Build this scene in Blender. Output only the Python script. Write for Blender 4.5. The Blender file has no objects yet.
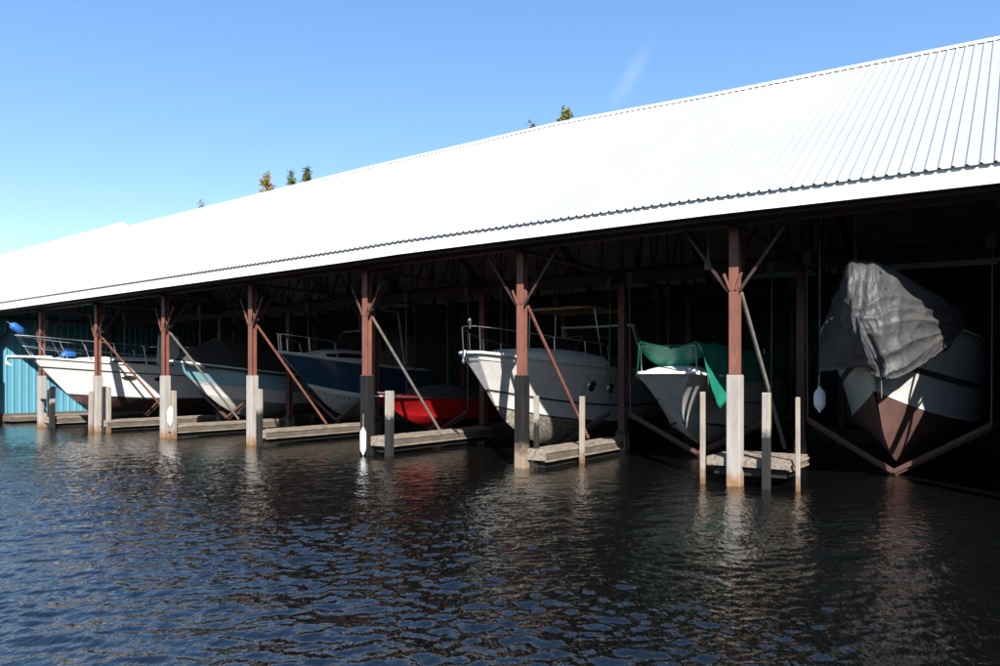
import bpy, math, random
import numpy as np
from mathutils import Vector, Matrix, noise
random.seed(7)
R = math.radians
scene = bpy.context.scene
COL = scene.collection

# ------------------------------------------------------------------ helpers
class MB:
    """collects shapes into one mesh"""
    def __init__(s): s.v = []; s.f = []
    def add(s, vs, fs):
        o = len(s.v); s.v += [tuple(p) for p in vs]; s.f += [tuple(i + o for i in f) for f in fs]
    def box(s, lo, hi, M=None):
        x0, y0, z0 = lo; x1, y1, z1 = hi
        vs = [Vector(p) for p in ((x0,y0,z0),(x1,y0,z0),(x1,y1,z0),(x0,y1,z0),(x0,y0,z1),(x1,y0,z1),(x1,y1,z1),(x0,y1,z1))]
        if M is not None: vs = [M @ p for p in vs]
        s.add(vs, [(3,2,1,0),(4,5,6,7),(0,1,5,4),(1,2,6,5),(2,3,7,6),(3,0,4,7)])
    def bar(s, p, q, w, h, up=(0,0,1), taper=1.0):
        p = Vector(p); q = Vector(q); d = (q - p)
        z = d.normalized(); x = z.cross(Vector(up))
        if x.length < 1e-4: x = z.cross(Vector((1,0,0)))
        x.normalize(); y = z.cross(x)
        vs = []
        for c, k in ((p, 1.0), (q, taper)):
            for a, b in ((-1,-1),(1,-1),(1,1),(-1,1)): vs.append(c + x*(a*w*k/2) + y*(b*h*k/2))
        s.add(vs, [(3,2,1,0),(4,5,6,7),(0,1,5,4),(1,2,6,5),(2,3,7,6),(3,0,4,7)])
    def tube(s, pts, r, n=8, radii=None):
        pts = [Vector(p) for p in pts]; rings = []
        prev = None
        for i, p in enumerate(pts):
            d = (pts[min(i+1, len(pts)-1)] - pts[max(i-1, 0)]).normalized()
            ref = prev if prev is not None else (Vector((0,0,1)) if abs(d.z) < .9 else Vector((1,0,0)))
            x = d.cross(ref)
            if x.length < 1e-5: x = d.cross(Vector((0,1,.3)))
            x.normalize(); y = x.cross(d).normalized(); prev = y
            rr = radii[i] if radii else r
            rings.append([p + x*(rr*math.cos(2*math.pi*k/n)) + y*(rr*math.sin(2*math.pi*k/n)) for k in range(n)])
        vs = [q for g in rings for q in g]; fs = []
        for i in range(len(pts)-1):
            for k in range(n):
                fs.append((i*n+k, i*n+(k+1) % n, (i+1)*n+(k+1) % n, (i+1)*n+k))
        fs.append(tuple(range(n-1, -1, -1))); fs.append(tuple(range((len(pts)-1)*n, len(pts)*n)))
        s.add(vs, fs)
    def lathe(s, prof, M=None, n=16):
        vs = []; fs = []
        for r, z in prof:
            for k in range(n):
                p = Vector((r*math.cos(2*math.pi*k/n), r*math.sin(2*math.pi*k/n), z))
                vs.append(M @ p if M is not None else p)
        for i in range(len(prof)-1):
            for k in range(n):
                fs.append((i*n+k, i*n+(k+1) % n, (i+1)*n+(k+1) % n, (i+1)*n+k))
        fs.append(tuple(range(n-1, -1, -1))); fs.append(tuple(range((len(prof)-1)*n, len(prof)*n)))
        s.add(vs, fs)
    def grid(s, rows, close=False):
        n = len(rows[0]); vs = [p for r in rows for p in r]; fs = []
        for i in range(len(rows)-1):
            for k in range(n-1 + (1 if close else 0)):
                fs.append((i*n+k, i*n+(k+1) % n, (i+1)*n+(k+1) % n, (i+1)*n+k))
        s.add(vs, fs)
    def hsec(s, base, w, d, tf, tw, z0, z1, ax, ay):
        """upright H steel section: flanges face ax, web along ax"""
        base = Vector(base); ax = Vector(ax); ay = Vector(ay)
        M = Matrix((( ax.x, ay.x, 0, base.x), (ax.y, ay.y, 0, base.y), (0,0,1,0), (0,0,0,1)))
        s.box((-d/2, -w/2, z0), (-d/2+tf, w/2, z1), M)
        s.box((d/2-tf, -w/2, z0), (d/2, w/2, z1), M)
        s.box((-d/2+tf, -tw/2, z0), (d/2-tf, tw/2, z1), M)
    def build(s, name, mat, parent=None, smooth=False, solid=0, bevel=0):
        me = bpy.data.meshes.new(name); me.from_pydata([tuple(p) for p in s.v], [], s.f); me.update()
        o = bpy.data.objects.new(name, me); COL.objects.link(o)
        me.materials.append(mat)
        if smooth:
            for p in me.polygons: p.use_smooth = True
            try: me.set_sharp_from_angle(angle=R(40))
            except Exception: pass
        if parent: o.parent = parent
        if bevel:
            m = o.modifiers.new('bevel', 'BEVEL'); m.width = bevel; m.segments = 2; m.limit_method = 'ANGLE'; m.angle_limit = R(40)
        if solid:
            m = o.modifiers.new('thick', 'SOLIDIFY'); m.thickness = solid; m.offset = 0
        return o

def tag(o, label=None, cat=None, group=None, kind=None):
    if label: o['label'] = label
    if cat: o['category'] = cat
    if group: o['group'] = group
    if kind: o['kind'] = kind
    return o
def empty(name, loc, rz=0, label=None, cat=None, group=None):
    o = bpy.data.objects.new(name, None); COL.objects.link(o); o.location = loc; o.rotation_euler = (0, 0, rz)
    o.empty_display_size = .3
    return tag(o, label, cat, group)
def interp(t, tab):
    if t <= tab[0][0]: return tab[0][1]
    for (a, va), (b, vb) in zip(tab, tab[1:]):
        if t <= b: return va + (vb-va)*(t-a)/(b-a)
    return tab[-1][1]
def lerp(a, b, k): return a + (b-a)*k

# ------------------------------------------------------------------ materials
def mat(name, c1, c2=None, rough=.6, scale=3., metal=0., bump=0., bscale=30., stretch=(1,1,1), spec=.5, coat=0.,
        contrast=(.35,.65), c3=None, c3scale=12., c3thr=(.58,.68), detail=6., zstain=None, trans=0., coord='Object'):
    m = bpy.data.materials.new(name); m.use_nodes = True
    nt = m.node_tree; N = nt.nodes; Lk = nt.links
    b = N['Principled BSDF']; b.inputs['Roughness'].default_value = rough; b.inputs['Metallic'].default_value = metal
    b.inputs['Specular IOR Level'].default_value = spec; b.inputs['Coat Weight'].default_value = coat
    if trans: b.inputs['Transmission Weight'].default_value = trans
    b.inputs['Base Color'].default_value = (*c1, 1)
    tc = N.new('ShaderNodeTexCoord'); mp = N.new('ShaderNodeMapping'); mp.inputs['Scale'].default_value = stretch
    Lk.new(tc.outputs[coord], mp.inputs['Vector'])
    cur = None
    if c2 is not None:
        n = N.new('ShaderNodeTexNoise'); n.inputs['Scale'].default_value = scale; n.inputs['Detail'].default_value = detail
        n.inputs['Roughness'].default_value = .62
        Lk.new(mp.outputs[0], n.inputs['Vector'])
        r = N.new('ShaderNodeMapRange'); r.inputs[1].default_value = contrast[0]; r.inputs[2].default_value = contrast[1]
        Lk.new(n.outputs['Fac'], r.inputs[0])
        mx = N.new('ShaderNodeMix'); mx.data_type = 'RGBA'
        mx.inputs[6].default_value = (*c1, 1); mx.inputs[7].default_value = (*c2, 1)
        Lk.new(r.outputs[0], mx.inputs[0]); cur = mx.outputs[2]
    if c3 is not None:
        n = N.new('ShaderNodeTexNoise'); n.inputs['Scale'].default_value = c3scale; n.inputs['Detail'].default_value = 8
        n.inputs['Roughness'].default_value = .7
        Lk.new(mp.outputs[0], n.inputs['Vector'])
        r = N.new('ShaderNodeMapRange'); r.inputs[1].default_value = c3thr[0]; r.inputs[2].default_value = c3thr[1]
        Lk.new(n.outputs['Fac'], r.inputs[0])
        mx = N.new('ShaderNodeMix'); mx.data_type = 'RGBA'
        if cur: Lk.new(cur, mx.inputs[6])
        else: mx.inputs[6].default_value = (*c1, 1)
        mx.inputs[7].default_value = (*c3, 1)
        Lk.new(r.outputs[0], mx.inputs[0]); cur = mx.outputs[2]
    if zstain is not None:       # tide stain: colour below a given height
        z0, z1, cs = zstain
        sp = N.new('ShaderNodeSeparateXYZ'); Lk.new(tc.outputs[coord], sp.inputs[0])
        n = N.new('ShaderNodeTexNoise'); n.inputs['Scale'].default_value = 6; n.inputs['Detail'].default_value = 6
        Lk.new(tc.outputs[coord], n.inputs['Vector'])
        ma = N.new('ShaderNodeMath'); ma.operation = 'MULTIPLY_ADD'; ma.inputs[1].default_value = .5; 
        Lk.new(n.outputs['Fac'], ma.inputs[0]); Lk.new(sp.outputs[2], ma.inputs[2])
        r = N.new('ShaderNodeMapRange'); r.inputs[1].default_value = z1+.25; r.inputs[2].default_value = z0+.25
        Lk.new(ma.outputs[0], r.inputs[0])
        mx = N.new('ShaderNodeMix'); mx.data_type = 'RGBA'
        if cur: Lk.new(cur, mx.inputs[6])
        else: mx.inputs[6].default_value = (*c1, 1)
        mx.inputs[7].default_value = (*cs, 1)
        Lk.new(r.outputs[0], mx.inputs[0]); cur = mx.outputs[2]
    if cur: Lk.new(cur, b.inputs['Base Color'])
    if bump:
        n = N.new('ShaderNodeTexNoise'); n.inputs['Scale'].default_value = bscale; n.inputs['Detail'].default_value = 6
        Lk.new(mp.outputs[0], n.inputs['Vector'])
        bp = N.new('ShaderNodeBump'); bp.inputs['Strength'].default_value = 1; bp.inputs['Distance'].default_value = bump
        Lk.new(n.outputs['Fac'], bp.inputs['Height']); Lk.new(bp.outputs[0], b.inputs['Normal'])
    return m

MT = {}
MT['roof'] = mat('white_roof_steel', (.385,.388,.39), (.345,.352,.36), rough=.5, scale=.5, stretch=(.3,1,1), spec=.3)
MT['fascia'] = mat('white_fascia_paint', (.80,.79,.76), (.72,.71,.68), rough=.55, scale=2.5, stretch=(1,.4,1))
MT['liner'] = mat('roof_liner_grey', (.75,.74,.70), (.5,.48,.45), rough=.8, scale=.8)
MT['rust'] = mat('red_oxide_steel', (.205,.080,.053), (.14,.055,.038), rough=.6, scale=5, stretch=(1,1,.35), c3=(.36,.15,.09), c3scale=9, c3thr=(.6,.75), bump=.002, bscale=60)
MT['rust_shaded'] = mat('dark_red_oxide_steel_shaded', (.042,.019,.015), (.03,.015,.012), rough=.65, scale=4)  # dark beam steel, deepened so the knee braces carry painted shade
MT['rust_mid'] = mat('brown_oxide_steel', (.11,.048,.034), (.07,.032,.024), rough=.65, scale=5)
MT['greysteel'] = mat('galvanised_steel_dull', (.20,.185,.165), (.12,.105,.09), rough=.55, scale=6, c3=(.16,.08,.05), c3scale=8, c3thr=(.58,.72))
MT['concrete'] = mat('pale_concrete_pile', (.36,.33,.30), (.26,.24,.215), rough=.85, scale=3, stretch=(2,2,.35), bump=.004, bscale=25,
                     c3=(.24,.21,.18), c3scale=5, c3thr=(.58,.75), zstain=(.02,.34,(.24,.13,.05)))
MT['tarpile'] = mat('black_tarred_pile', (.010,.0095,.009), (.018,.017,.016), rough=.75, spec=.2, scale=4, stretch=(2,2,.4), bump=.003, zstain=(.25,.6,(.25,.19,.13)))
MT['tarpile2'] = mat('black_tarred_pile_clean', (.009,.009,.009), (.016,.0155,.015), rough=.75, spec=.2, scale=4, stretch=(2,2,.4), bump=.003)
MT['wood'] = mat('weathered_dock_wood', (.31,.255,.20), (.19,.155,.12), rough=.85, scale=4, stretch=(.5,3,3), bump=.004, bscale=25, c3=(.10,.075,.055), c3scale=5, c3thr=(.50,.66))
MT['wood_dark'] = mat('damp_dock_beam', (.13,.11,.085), (.075,.06,.045), rough=.8, scale=3, stretch=(.5,3,2), bump=.004, bscale=20, c3=(.07,.05,.035), c3scale=4, c3thr=(.54,.7))
MT['post'] = mat('grey_wood_post', (.34,.295,.245), (.24,.20,.16), rough=.85, scale=4, stretch=(4,4,.5), bump=.004, zstain=(.05,.35,(.16,.09,.04)))
MT['post_half'] = mat('post_black_lower_half', (.34,.305,.26), (.25,.22,.185), rough=.8, scale=4, stretch=(4,4,.5), bump=.004, zstain=(1.0,1.12,(.012,.011,.01)))
MT['post_black'] = mat('black_post', (.012,.011,.011), (.02,.018,.017), rough=.7, scale=4, stretch=(4,4,.5), bump=.003)
MT['gel'] = mat('white_gelcoat', (.84,.825,.79), (.77,.755,.715), rough=.28, scale=1.6, stretch=(.5,1,1), spec=.5, contrast=(.3,.75))
MT['gel_dirty'] = mat('dirty_white_gelcoat', (.78,.77,.735), (.64,.63,.595), rough=.35, scale=2.4, stretch=(2.2,2,.35), spec=.5, c3=(.46,.42,.36), c3scale=3, c3thr=(.6,.85))
MT['deckwhite'] = mat('white_deck_nonskid', (.80,.80,.78), (.72,.72,.70), rough=.5, scale=5)
MT['bottom_brown'] = mat('brown_antifouling', (.060,.026,.022), (.11,.06,.05), rough=.75, scale=3, c3=(.15,.10,.085), c3scale=3, c3thr=(.6,.8))
MT['bottom_maroon'] = mat('maroon_antifouling', (.155,.080,.068), (.11,.055,.048), rough=.7, scale=2.5, c3=(.19,.12,.10), c3scale=4, c3thr=(.58,.75))
MT['bottom_mottle'] = mat('fouled_cream_bottom', (.46,.43,.35), (.28,.25,.18), rough=.9, scale=7, c3=(.10,.085,.06), c3scale=11, c3thr=(.5,.6), bump=.01, bscale=20)
MT['bottom_grey'] = mat('fouled_grey_bottom', (.66,.64,.57), (.5,.47,.42), rough=.9, scale=7, c3=(.14,.12,.10), c3scale=13, c3thr=(.53,.62), bump=.01, bscale=20)
MT['bottom_white'] = mat('scuffed_white_bottom', (.64,.62,.57), (.50,.47,.42), rough=.7, scale=3, c3=(.28,.25,.20), c3scale=7, c3thr=(.58,.68), bump=.005)
MT['lightblue'] = mat('pale_blue_gelcoat', (.33,.60,.68), (.28,.53,.62), rough=.3, scale=2, spec=.5)
MT['navy'] = mat('navy_gelcoat', (.02,.06,.12), (.035,.09,.16), rough=.25, scale=2, spec=.5)
MT['red'] = mat('red_gelcoat', (.62,.018,.020), (.5,.014,.016), rough=.25, scale=2, spec=.5)
MT['stripe'] = mat('dark_stripe', (.035,.033,.032), (.06,.055,.05), rough=.5, scale=5)
MT['whitestripe'] = mat('white_stripe', (.75,.74,.71), rough=.4)
MT['chrome'] = mat('stainless_rail', (.72,.72,.72), rough=.22, metal=1.0)
MT['glass'] = mat('dark_boat_glass', (.015,.017,.02), rough=.05, spec=.8)
MT['canvas_dark'] = mat('charcoal_canvas', (.045,.043,.042), (.028,.027,.027), rough=.85, scale=2.5, bump=.01, bscale=6)
MT['canvas_grey'] = mat('grey_green_canvas', (.20,.205,.185), (.13,.135,.12), rough=.85, scale=2.5, bump=.01, bscale=6)
MT['canvas_beige'] = mat('beige_hardtop', (.62,.49,.32), (.5,.39,.25), rough=.6, scale=2)
MT['tarp_green'] = mat('green_poly_tarp', (.012,.20,.135), (.010,.15,.10), rough=.45, scale=2.2, bump=.012, bscale=7)
MT['tarp_grey'] = mat('silver_grey_poly_tarp', (.062,.061,.061), (.040,.039,.04), rough=.55, scale=3.5, metal=.0, bump=.02, bscale=8, spec=.4, c3=(.082,.081,.08), c3scale=7, c3thr=(.56,.7))
MT['blue_plastic'] = mat('blue_vinyl', (.015,.10,.34), (.012,.08,.27), rough=.5, scale=4)
MT['white_vinyl'] = mat('white_vinyl_fender', (.74,.74,.74), (.62,.62,.62), rough=.4, scale=6)
MT['rope'] = mat('grubby_rope', (.32,.28,.22), (.2,.17,.13), rough=.9, scale=30)
MT['siding'] = mat('teal_blue_siding', (.105,.31,.40), (.085,.26,.35), rough=.5, scale=1.2, stretch=(1,1,.3), c3=(.13,.35,.43), c3scale=2, c3thr=(.55,.75))
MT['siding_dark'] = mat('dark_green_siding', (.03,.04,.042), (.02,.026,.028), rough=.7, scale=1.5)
MT['cable'] = mat('steel_cable', (.10,.095,.09), rough=.5, metal=.6)
MT['black'] = mat('black_rubber', (.012,.012,.012), rough=.6)
MT['orange'] = mat('orange_rust_scrap', (.40,.14,.06), (.3,.1,.05), rough=.8, scale=8)
MT['bark'] = mat('tree_bark', (.10,.075,.055), (.06,.045,.035), rough=.9, scale=5)
MT['leaf_green'] = mat('leaf_green', (.12,.16,.04), (.08,.12,.03), rough=.6, scale=.9)
MT['leaf_yellow'] = mat('leaf_yellow_green', (.17,.17,.045), (.11,.13,.03), rough=.6, scale=.9)
MT['leaf_orange'] = mat('leaf_autumn', (.22,.14,.05), (.15,.14,.04), rough=.6, scale=.9)
MT['ground'] = mat('shore_earth', (.10,.095,.05), (.06,.075,.03), rough=.95, scale=.4, bump=.05, bscale=3)

# ------------------------------------------------------------------ the frame of the shed: s inward, t along the row (leftwards), z up
ANG = math.atan2(.819, .573)
NV = Vector((math.cos(ANG), math.sin(ANG), 0)); UV = Vector((-math.sin(ANG), math.cos(ANG), 0))
O0 = Vector((4.53, 14.3, 0))
def W(s, t, z=0): return O0 + NV*s + UV*t + Vector((0, 0, z))
CT = [(-5.2), 0., 4.91, 9.90, 14.81, 19.58, 24.14, 28.70, 33.3]      # column positions along the row
EAVE = [(-12,4.92),(-4.3,4.97),(.3,5.04),(7.7,5.05),(9.5,5.02),(30,4.85),(36,4.82)]      # underside of the fascia
RIDGE = [(-12,9.75),(-4.1,9.9),(3,10.07),(7.6,10.24),(17.2,10.18),(22.4,10.09),(32.5,9.93),(36,9.9)]
S_E, S_R = -1.06, 6.3
FH = .32
def eave_z(t): return interp(t, EAVE)
def ridge_z(t): return interp(t, RIDGE)
def roof_z(s, t):
    ez = eave_z(t) + FH; rz = ridge_z(t)
    k = (s - S_E)/(S_R - S_E)
    return ez + (rz-ez)*k if k <= 1 else rz - (rz-ez)*(k-1)
T0, T1 = -9.6, 33.9
S_B = 2*S_R - S_E            # rear eave

shed = empty('boat_shed', O0, ANG, 'long open-fronted boat shed with white ribbed metal roof on rust-red steel columns', 'boat shed')

def ribbed_roof(root, t0, t1, zf_e, zf_r, sE, sR, lift, mt):
    P = .181
    prof = [(0,0),(.112,0),(.136,.026),(.157,.026)]
    n = int((t1-t0)/P)
    line = []
    for i in range(n):
        for d, h in prof: line.append((t0 + i*P + d, h))
    line.append((t0+n*P, 0))
    mb = MB()
    rows = []
    for k, s in ((0, sE-.06), (1, sR), (2, 2*sR-sE+.06)):
        row = []
        for t, h in line:
            ez = zf_e(t); rz = zf_r(t); sl = (rz-ez)/(sR-sE)
            z = rz if k == 1 else ez - .06*sl
            row.append(Vector((s, t, z + lift + .012 + h*1.15)))
        rows.append(row)
    mb.grid(rows)
    o = mb.build('roof', mt, root)
    # ridge cap resting on the rib tops
    mb = MB(); ts = [t0 + (t1-t0)*i/40 for i in range(41)]
    rows = []
    for ds in (-.27, 0, .27):
        rows.append([Vector((sR+ds, t, zf_r(t) + lift + .012 + .032 - abs(ds)*(zf_r(t)-zf_e(t))/(sR-sE) + .004)) for t in ts])
    mb.grid(rows); mb.build('ridge_cap', MT['fascia'], root, solid=.004)
    # fascia board
    mb = MB(); rows = []
    for (ds, dz) in ((0,0),(0,FH),(.04,FH),(.04,0)):
        rows.append([Vector((sE+ds, t, zf_e(t) - FH + dz + lift)) for t in ts])
    rows.append(rows[0]); mb.grid(rows); mb.build('fascia', MT['fascia'], root)
    return o
ribbed_roof(shed, T0, T1, lambda t: eave_z(t)+FH, ridge_z, S_E, S_R, 0, MT['roof'])

# liner under the roof sheet
mb = MB(); ts = [T0+.05 + (T1-T0-.1)*i/30 for i in range(31)]
rows = [[Vector((s, t, roof_z(s, t) - .17)) for t in ts] for s in (S_E+.06, 2, S_R, 2*S_R-2, S_B-.06)]
mb.grid(rows); mb.build('roof_liner', MT['liner'], shed)
# header beam behind the fascia, and interior longitudinal beams
def longbeam(s, zoff, h, w, name, m):
    mb = MB(); ts = [T0+.1 + (T1-T0-.2)*i/20 for i in range(21)]; rows = []
    for (ds, dz) in ((-w/2, 0), (-w/2, h), (w/2, h), (w/2, 0)):
        rows.append([Vector((s+ds, t, zoff(t) + dz)) for t in ts])
    rows.append(rows[0]); mb.grid(rows); return mb.build(name, m, shed)
longbeam(0, lambda t: eave_z(t)-.02, .30, .22, 'header_beam', MT['rust_shaded'])
longbeam(-.8, lambda t: eave_z(t)-.05, .16, .10, 'eave_purlin', MT['rust_shaded'])
longbeam(5.3, lambda t: eave_z(t)-.25, .30, .2, 'header_beam', MT['rust_shaded'])
longbeam(10.6, lambda t: eave_z(t)-.25, .30, .2, 'header_beam', MT['rust_shaded'])
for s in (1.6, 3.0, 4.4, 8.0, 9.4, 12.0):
    longbeam(s, lambda t, s=s: roof_z(s, t)-.33, .14, .06, 'purlin', MT['rust_shaded'])
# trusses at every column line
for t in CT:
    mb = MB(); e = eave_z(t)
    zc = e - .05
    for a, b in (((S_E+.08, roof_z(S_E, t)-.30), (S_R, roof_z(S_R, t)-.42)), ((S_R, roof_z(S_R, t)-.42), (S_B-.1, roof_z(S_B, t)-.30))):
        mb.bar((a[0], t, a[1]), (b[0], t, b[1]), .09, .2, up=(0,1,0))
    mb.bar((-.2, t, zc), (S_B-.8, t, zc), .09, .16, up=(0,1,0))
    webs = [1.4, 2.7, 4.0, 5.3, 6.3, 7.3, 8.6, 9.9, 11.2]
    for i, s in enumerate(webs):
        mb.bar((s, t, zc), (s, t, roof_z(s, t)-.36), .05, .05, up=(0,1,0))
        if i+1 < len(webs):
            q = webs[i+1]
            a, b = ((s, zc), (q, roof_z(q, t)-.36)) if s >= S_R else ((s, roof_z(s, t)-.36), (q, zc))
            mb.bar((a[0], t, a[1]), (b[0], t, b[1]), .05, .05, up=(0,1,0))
    mb.build('truss', MT['rust_shaded'], shed)
# rear wall and right-hand end wall, dark inside
def siding(name, p0, p1, ztop, zbot, m, root, out):
    """ribbed vertical siding between two (s,t) points; ztop is a function of the fraction along"""
    p0 = Vector((p0[0], p0[1])); p1 = Vector((p1[0], p1[1])); d = p1-p0; Lw = d.length; d.normalize()
    nn = Vector((-d.y, d.x))*out
    mb = MB(); x = 0; top = []; bot = []
    for i in range(int(Lw/.305)):
        for dx, h in ((0,0),(.20,0),(.225,.03),(.28,.03)):
            q = p0 + d*(i*.305+dx) + nn*h; k = (i*.305+dx)/Lw
            top.append(Vector((q.x, q.y, ztop(k)))); bot.append(Vector((q.x, q.y, zbot)))
    mb.grid([bot, top]); return mb.build(name, m, root)
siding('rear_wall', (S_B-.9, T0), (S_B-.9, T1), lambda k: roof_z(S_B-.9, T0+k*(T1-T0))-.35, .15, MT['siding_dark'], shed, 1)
siding('end_wall', (-.3, 33.55), (S_B-1, 33.55), lambda k: roof_z(-.3+k*(S_B-.7), 33.55)-.3, .36, MT['siding'], shed, -1)
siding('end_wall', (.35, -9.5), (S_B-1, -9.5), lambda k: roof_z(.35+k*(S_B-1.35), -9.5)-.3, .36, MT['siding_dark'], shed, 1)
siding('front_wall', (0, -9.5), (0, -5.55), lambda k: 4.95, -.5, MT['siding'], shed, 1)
siding('added_partition_wall', (.3, -5.55), (S_B-1, -5.55), lambda k: roof_z(.3+k*(S_B-1.3), -5.55)-.3, .36, MT['siding_dark'], shed, 1)  # added unseen wall, keeps light off the tall boat's right flank
mb = MB(); mb.box((-.3, 33.44, -.6), (S_B-1, 33.52, .40)); mb.build('wall_sill', MT['wood_dark'], shed)

# columns: steel H post (part), concrete base, knee braces and kicker (sub-parts)
PILE = ['concrete', 'concrete', 'tarpile', 'tarpile2', 'concrete', 'concrete', 'concrete', 'concrete', 'concrete']
KICK = ['greysteel', 'greysteel', 'rust', 'greysteel', 'rust', 'greysteel', 'rust', 'rust', 'greysteel']
for i, t in enumerate(CT):
    e = eave_z(t); zt = 2.13
    mb = MB(); mb.hsec((0, t), .18, .18, .024, .02, zt, e+.0, (1,0,0), (0,1,0))
    mb.box((-.12, t-.12, zt-.01), (.12, t+.12, zt+.014))
    c = mb.build('column', MT['rust'], shed)
    mb = MB(); mb.box((-.132, t-.132, -2.2), (.132, t+.132, zt))
    mb.build('concrete_base', MT[PILE[i]], c, bevel=.02)
    for sg in (-1, 1):
        mb = MB()
        p = Vector((-.07, t+sg*.10, e-1.30)); lat = 1.02 if i <= 2 else .55; q = Vector((-.04, t+sg*lat, e-.02 if i <= 2 else e-.45))  # left braces cut short, their shaded upper reach left out
        mb.bar(p, q, .06, .012, up=(1,0,0)); mb.bar(p+Vector((.03,0,.0)), q+Vector((.03,0,0)), .012, .06, up=(1,0,0))
        mb.build('knee_brace', MT['rust_shaded'], c)
    mb = MB(); mb.bar((.10, t, e-1.3), (.95, t, e-.1), .07, .07, up=(0,1,0)); mb.build('knee_brace', MT['rust_shaded'], c)
    for sg in (-1, 1):
        mb = MB()
        p = Vector((-.115, t+sg*.05, e-1.28)); q = p + Vector((-.03, sg*.12, .32))
        mb.bar(p, q, .05, .008, up=(1,0,0)); mb.build('lit_brace_end', MT['rust'], c)  # sunlit lower brace ends, in lighter steel than the shade-dark braces
    if i < 7: mb = MB(); mb.tube([(.12, t-.08, e-1.32), (2.75, t-.24, .52)], .042, 10)
    if i < 7: mb.build('diagonal_brace', MT[KICK[i]], c, smooth=True)
# inner row of columns
for s in (5.3, 10.6):
    for t in CT:
        mb = MB(); mb.hsec((s, t), .20, .20, .024, .02, .55, eave_z(t)-.1, (1,0,0), (0,1,0))
        c = mb.build('column', MT['rust'], shed)
        mb = MB(); mb.box((s-.15, t-.15, -2.2), (s+.15, t+.15, .55)); mb.build('concrete_base', MT['tarpile'], c)
# hanging pipe drops and hoist motors between the trusses
for (s, t, zl) in ((3.2, -1.6, 3.35), (1.1, .9, 4.5), (5.0, 1.6, 3.6)):
    mb = MB(); mb.tube([(s, t, zl), (s, t, roof_z(s, t)-.2)], .035, 8); mb.box((s-.07, t-.07, zl-.14), (s+.07, t+.07, zl)); mb.build('hanging_pipe', MT['greysteel'], shed, smooth=True)

# the further shed with the slightly higher roof
shed2 = empty('boat_shed', W(0, 34.0), ANG, 'next boat shed along, its white roof stepped slightly higher at the left edge', 'boat shed')
E2 = lambda t: 5.42 - .012*t
R2 = lambda t: 10.18 - .022*t
ribbed_roof(shed2, .12, 26, E2, R2, S_E-.02, S_R, 0, MT['roof'])
siding('end_wall', (-.3, .16), (S_B-.3, .16), lambda k: min(E2(0)+(R2(0)-E2(0))*(1-abs(1-2*k)), 10)-.12, -.5, MT['siding_dark'], shed2, -1)
mb = MB(); ts = [.2, 25.9]
rk = [[Vector((s, .10, z+dz)) for s, z in ((S_E, E2(0)), (S_R, R2(0)), (S_B, E2(0)))] for dz in (-.28, .03)]
mb.grid(rk); mb.build('rake_trim', MT['fascia'], shed2, solid=.04)
siding('front_wall', (0, .3), (0, 25.8), lambda k: 5.2-k*.3, -.5, MT['siding'], shed2, 1)
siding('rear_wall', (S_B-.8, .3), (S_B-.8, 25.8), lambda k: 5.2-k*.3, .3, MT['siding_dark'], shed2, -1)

# ------------------------------------------------------------------ docks and posts
def plank_dock(name, s0, s1, ta, tb, ztop, label, face='wood_dark', group='finger docks under the shed', thick=.26):
    """finger dock from s0 inward to s1, ta..tb along the row; local frame of the shed"""
    o = empty(name, W(s0, (ta+tb)/2, ztop), ANG, label, 'dock', group)
    w = abs(tb-ta)/2; L = s1-s0
    mb = MB(); x = 0; i = 0
    while x < L-.02:
        d = min(.138, L-x-.004)
        mb.box((x, -w + random.uniform(-.012,.012), -.045 + random.uniform(-.003,.003)), (x+d, w + random.uniform(-.012,.012), random.uniform(-.004,.004))); x += .145
    mb.build('deck', MT['wood'], o)
    for sg in (-1, 1):
        mb = MB()
        y0 = sg*(w-.03); 
        mb.box((.0, y0-.03, -.05-thick), (L, y0+.03, -.09))
        mb.build('edge_beam', MT[face], o)
        mb = MB(); mb.box((0, y0-.055, -.05-thick-.034), (L, y0+.055, -.05-thick-.0005)); mb.box((0, y0-.055, -.088), (L, y0+.055, -.047))
        mb.build('rail_plank', MT['wood'], o)
    mb = MB(); mb.box((-.05, -w, -.05-thick), (-.003, w, -.012)); mb.build('end_beam', MT['wood'], o)
    mb = MB(); mb.box((.1, -w+.1, -.05-thick-.18), (L-.1, w-.1, -.05-thick-.04)); mb.build('float', MT['black'], o)
    return o
D = [
 (1, .02, 1.4, .55, -1.02, .54, 'short plank dock between the pale pile and the grey post before the green-tarped boat'),
 (2, .05, 4.1, -.14, -.62, .44, 'narrow finger dock beside the cream express cruiser with two portholes'),
 (3, .05, 4.9, -.14, -.62, .50, 'long low finger dock in front of the red runabout'),
 (4, .05, 4.6, -.14, -.60, .48, 'finger dock under the bow of the navy blue boat'),
 (5, .05, 4.6, -.14, -.62, .46, 'finger dock under the pale blue boat with the charcoal cover'),
 (6, .05, 4.6, -.14, -.62, .46, 'finger dock along the brown bottom of the big white cruiser with bow rails'),
 (7, .05, 4.6, -.14, -.62, .44, 'farthest finger dock, at the left pile before the teal siding'),
 (0, .05, 4.6, -.14, -.60, .5, 'finger dock right of the boat under the grey tarp, at the picture edge'),
]
for (ci, s0, s1, a, b, z, lab) in D:
    plank_dock('finger_dock', s0, s1, CT[ci]+a, CT[ci]+b, z, lab, thick=.2 if ci != 1 else .12)
wk = empty('walkway', W(11.2, 12, .45), ANG, 'long shaded cross walkway at the back of the shed', 'dock')
mb = MB()
for i in range(290): mb.box((-.75, -21+i*.145, -.045), (.75, -21+i*.145+.138, 0))
mb.build('deck', MT['wood'], wk)
mb = MB(); mb.box((-.75, -21, -.35), (-.69, 21, -.05)); mb.build('edge_beam', MT['wood_dark'], wk)
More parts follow.
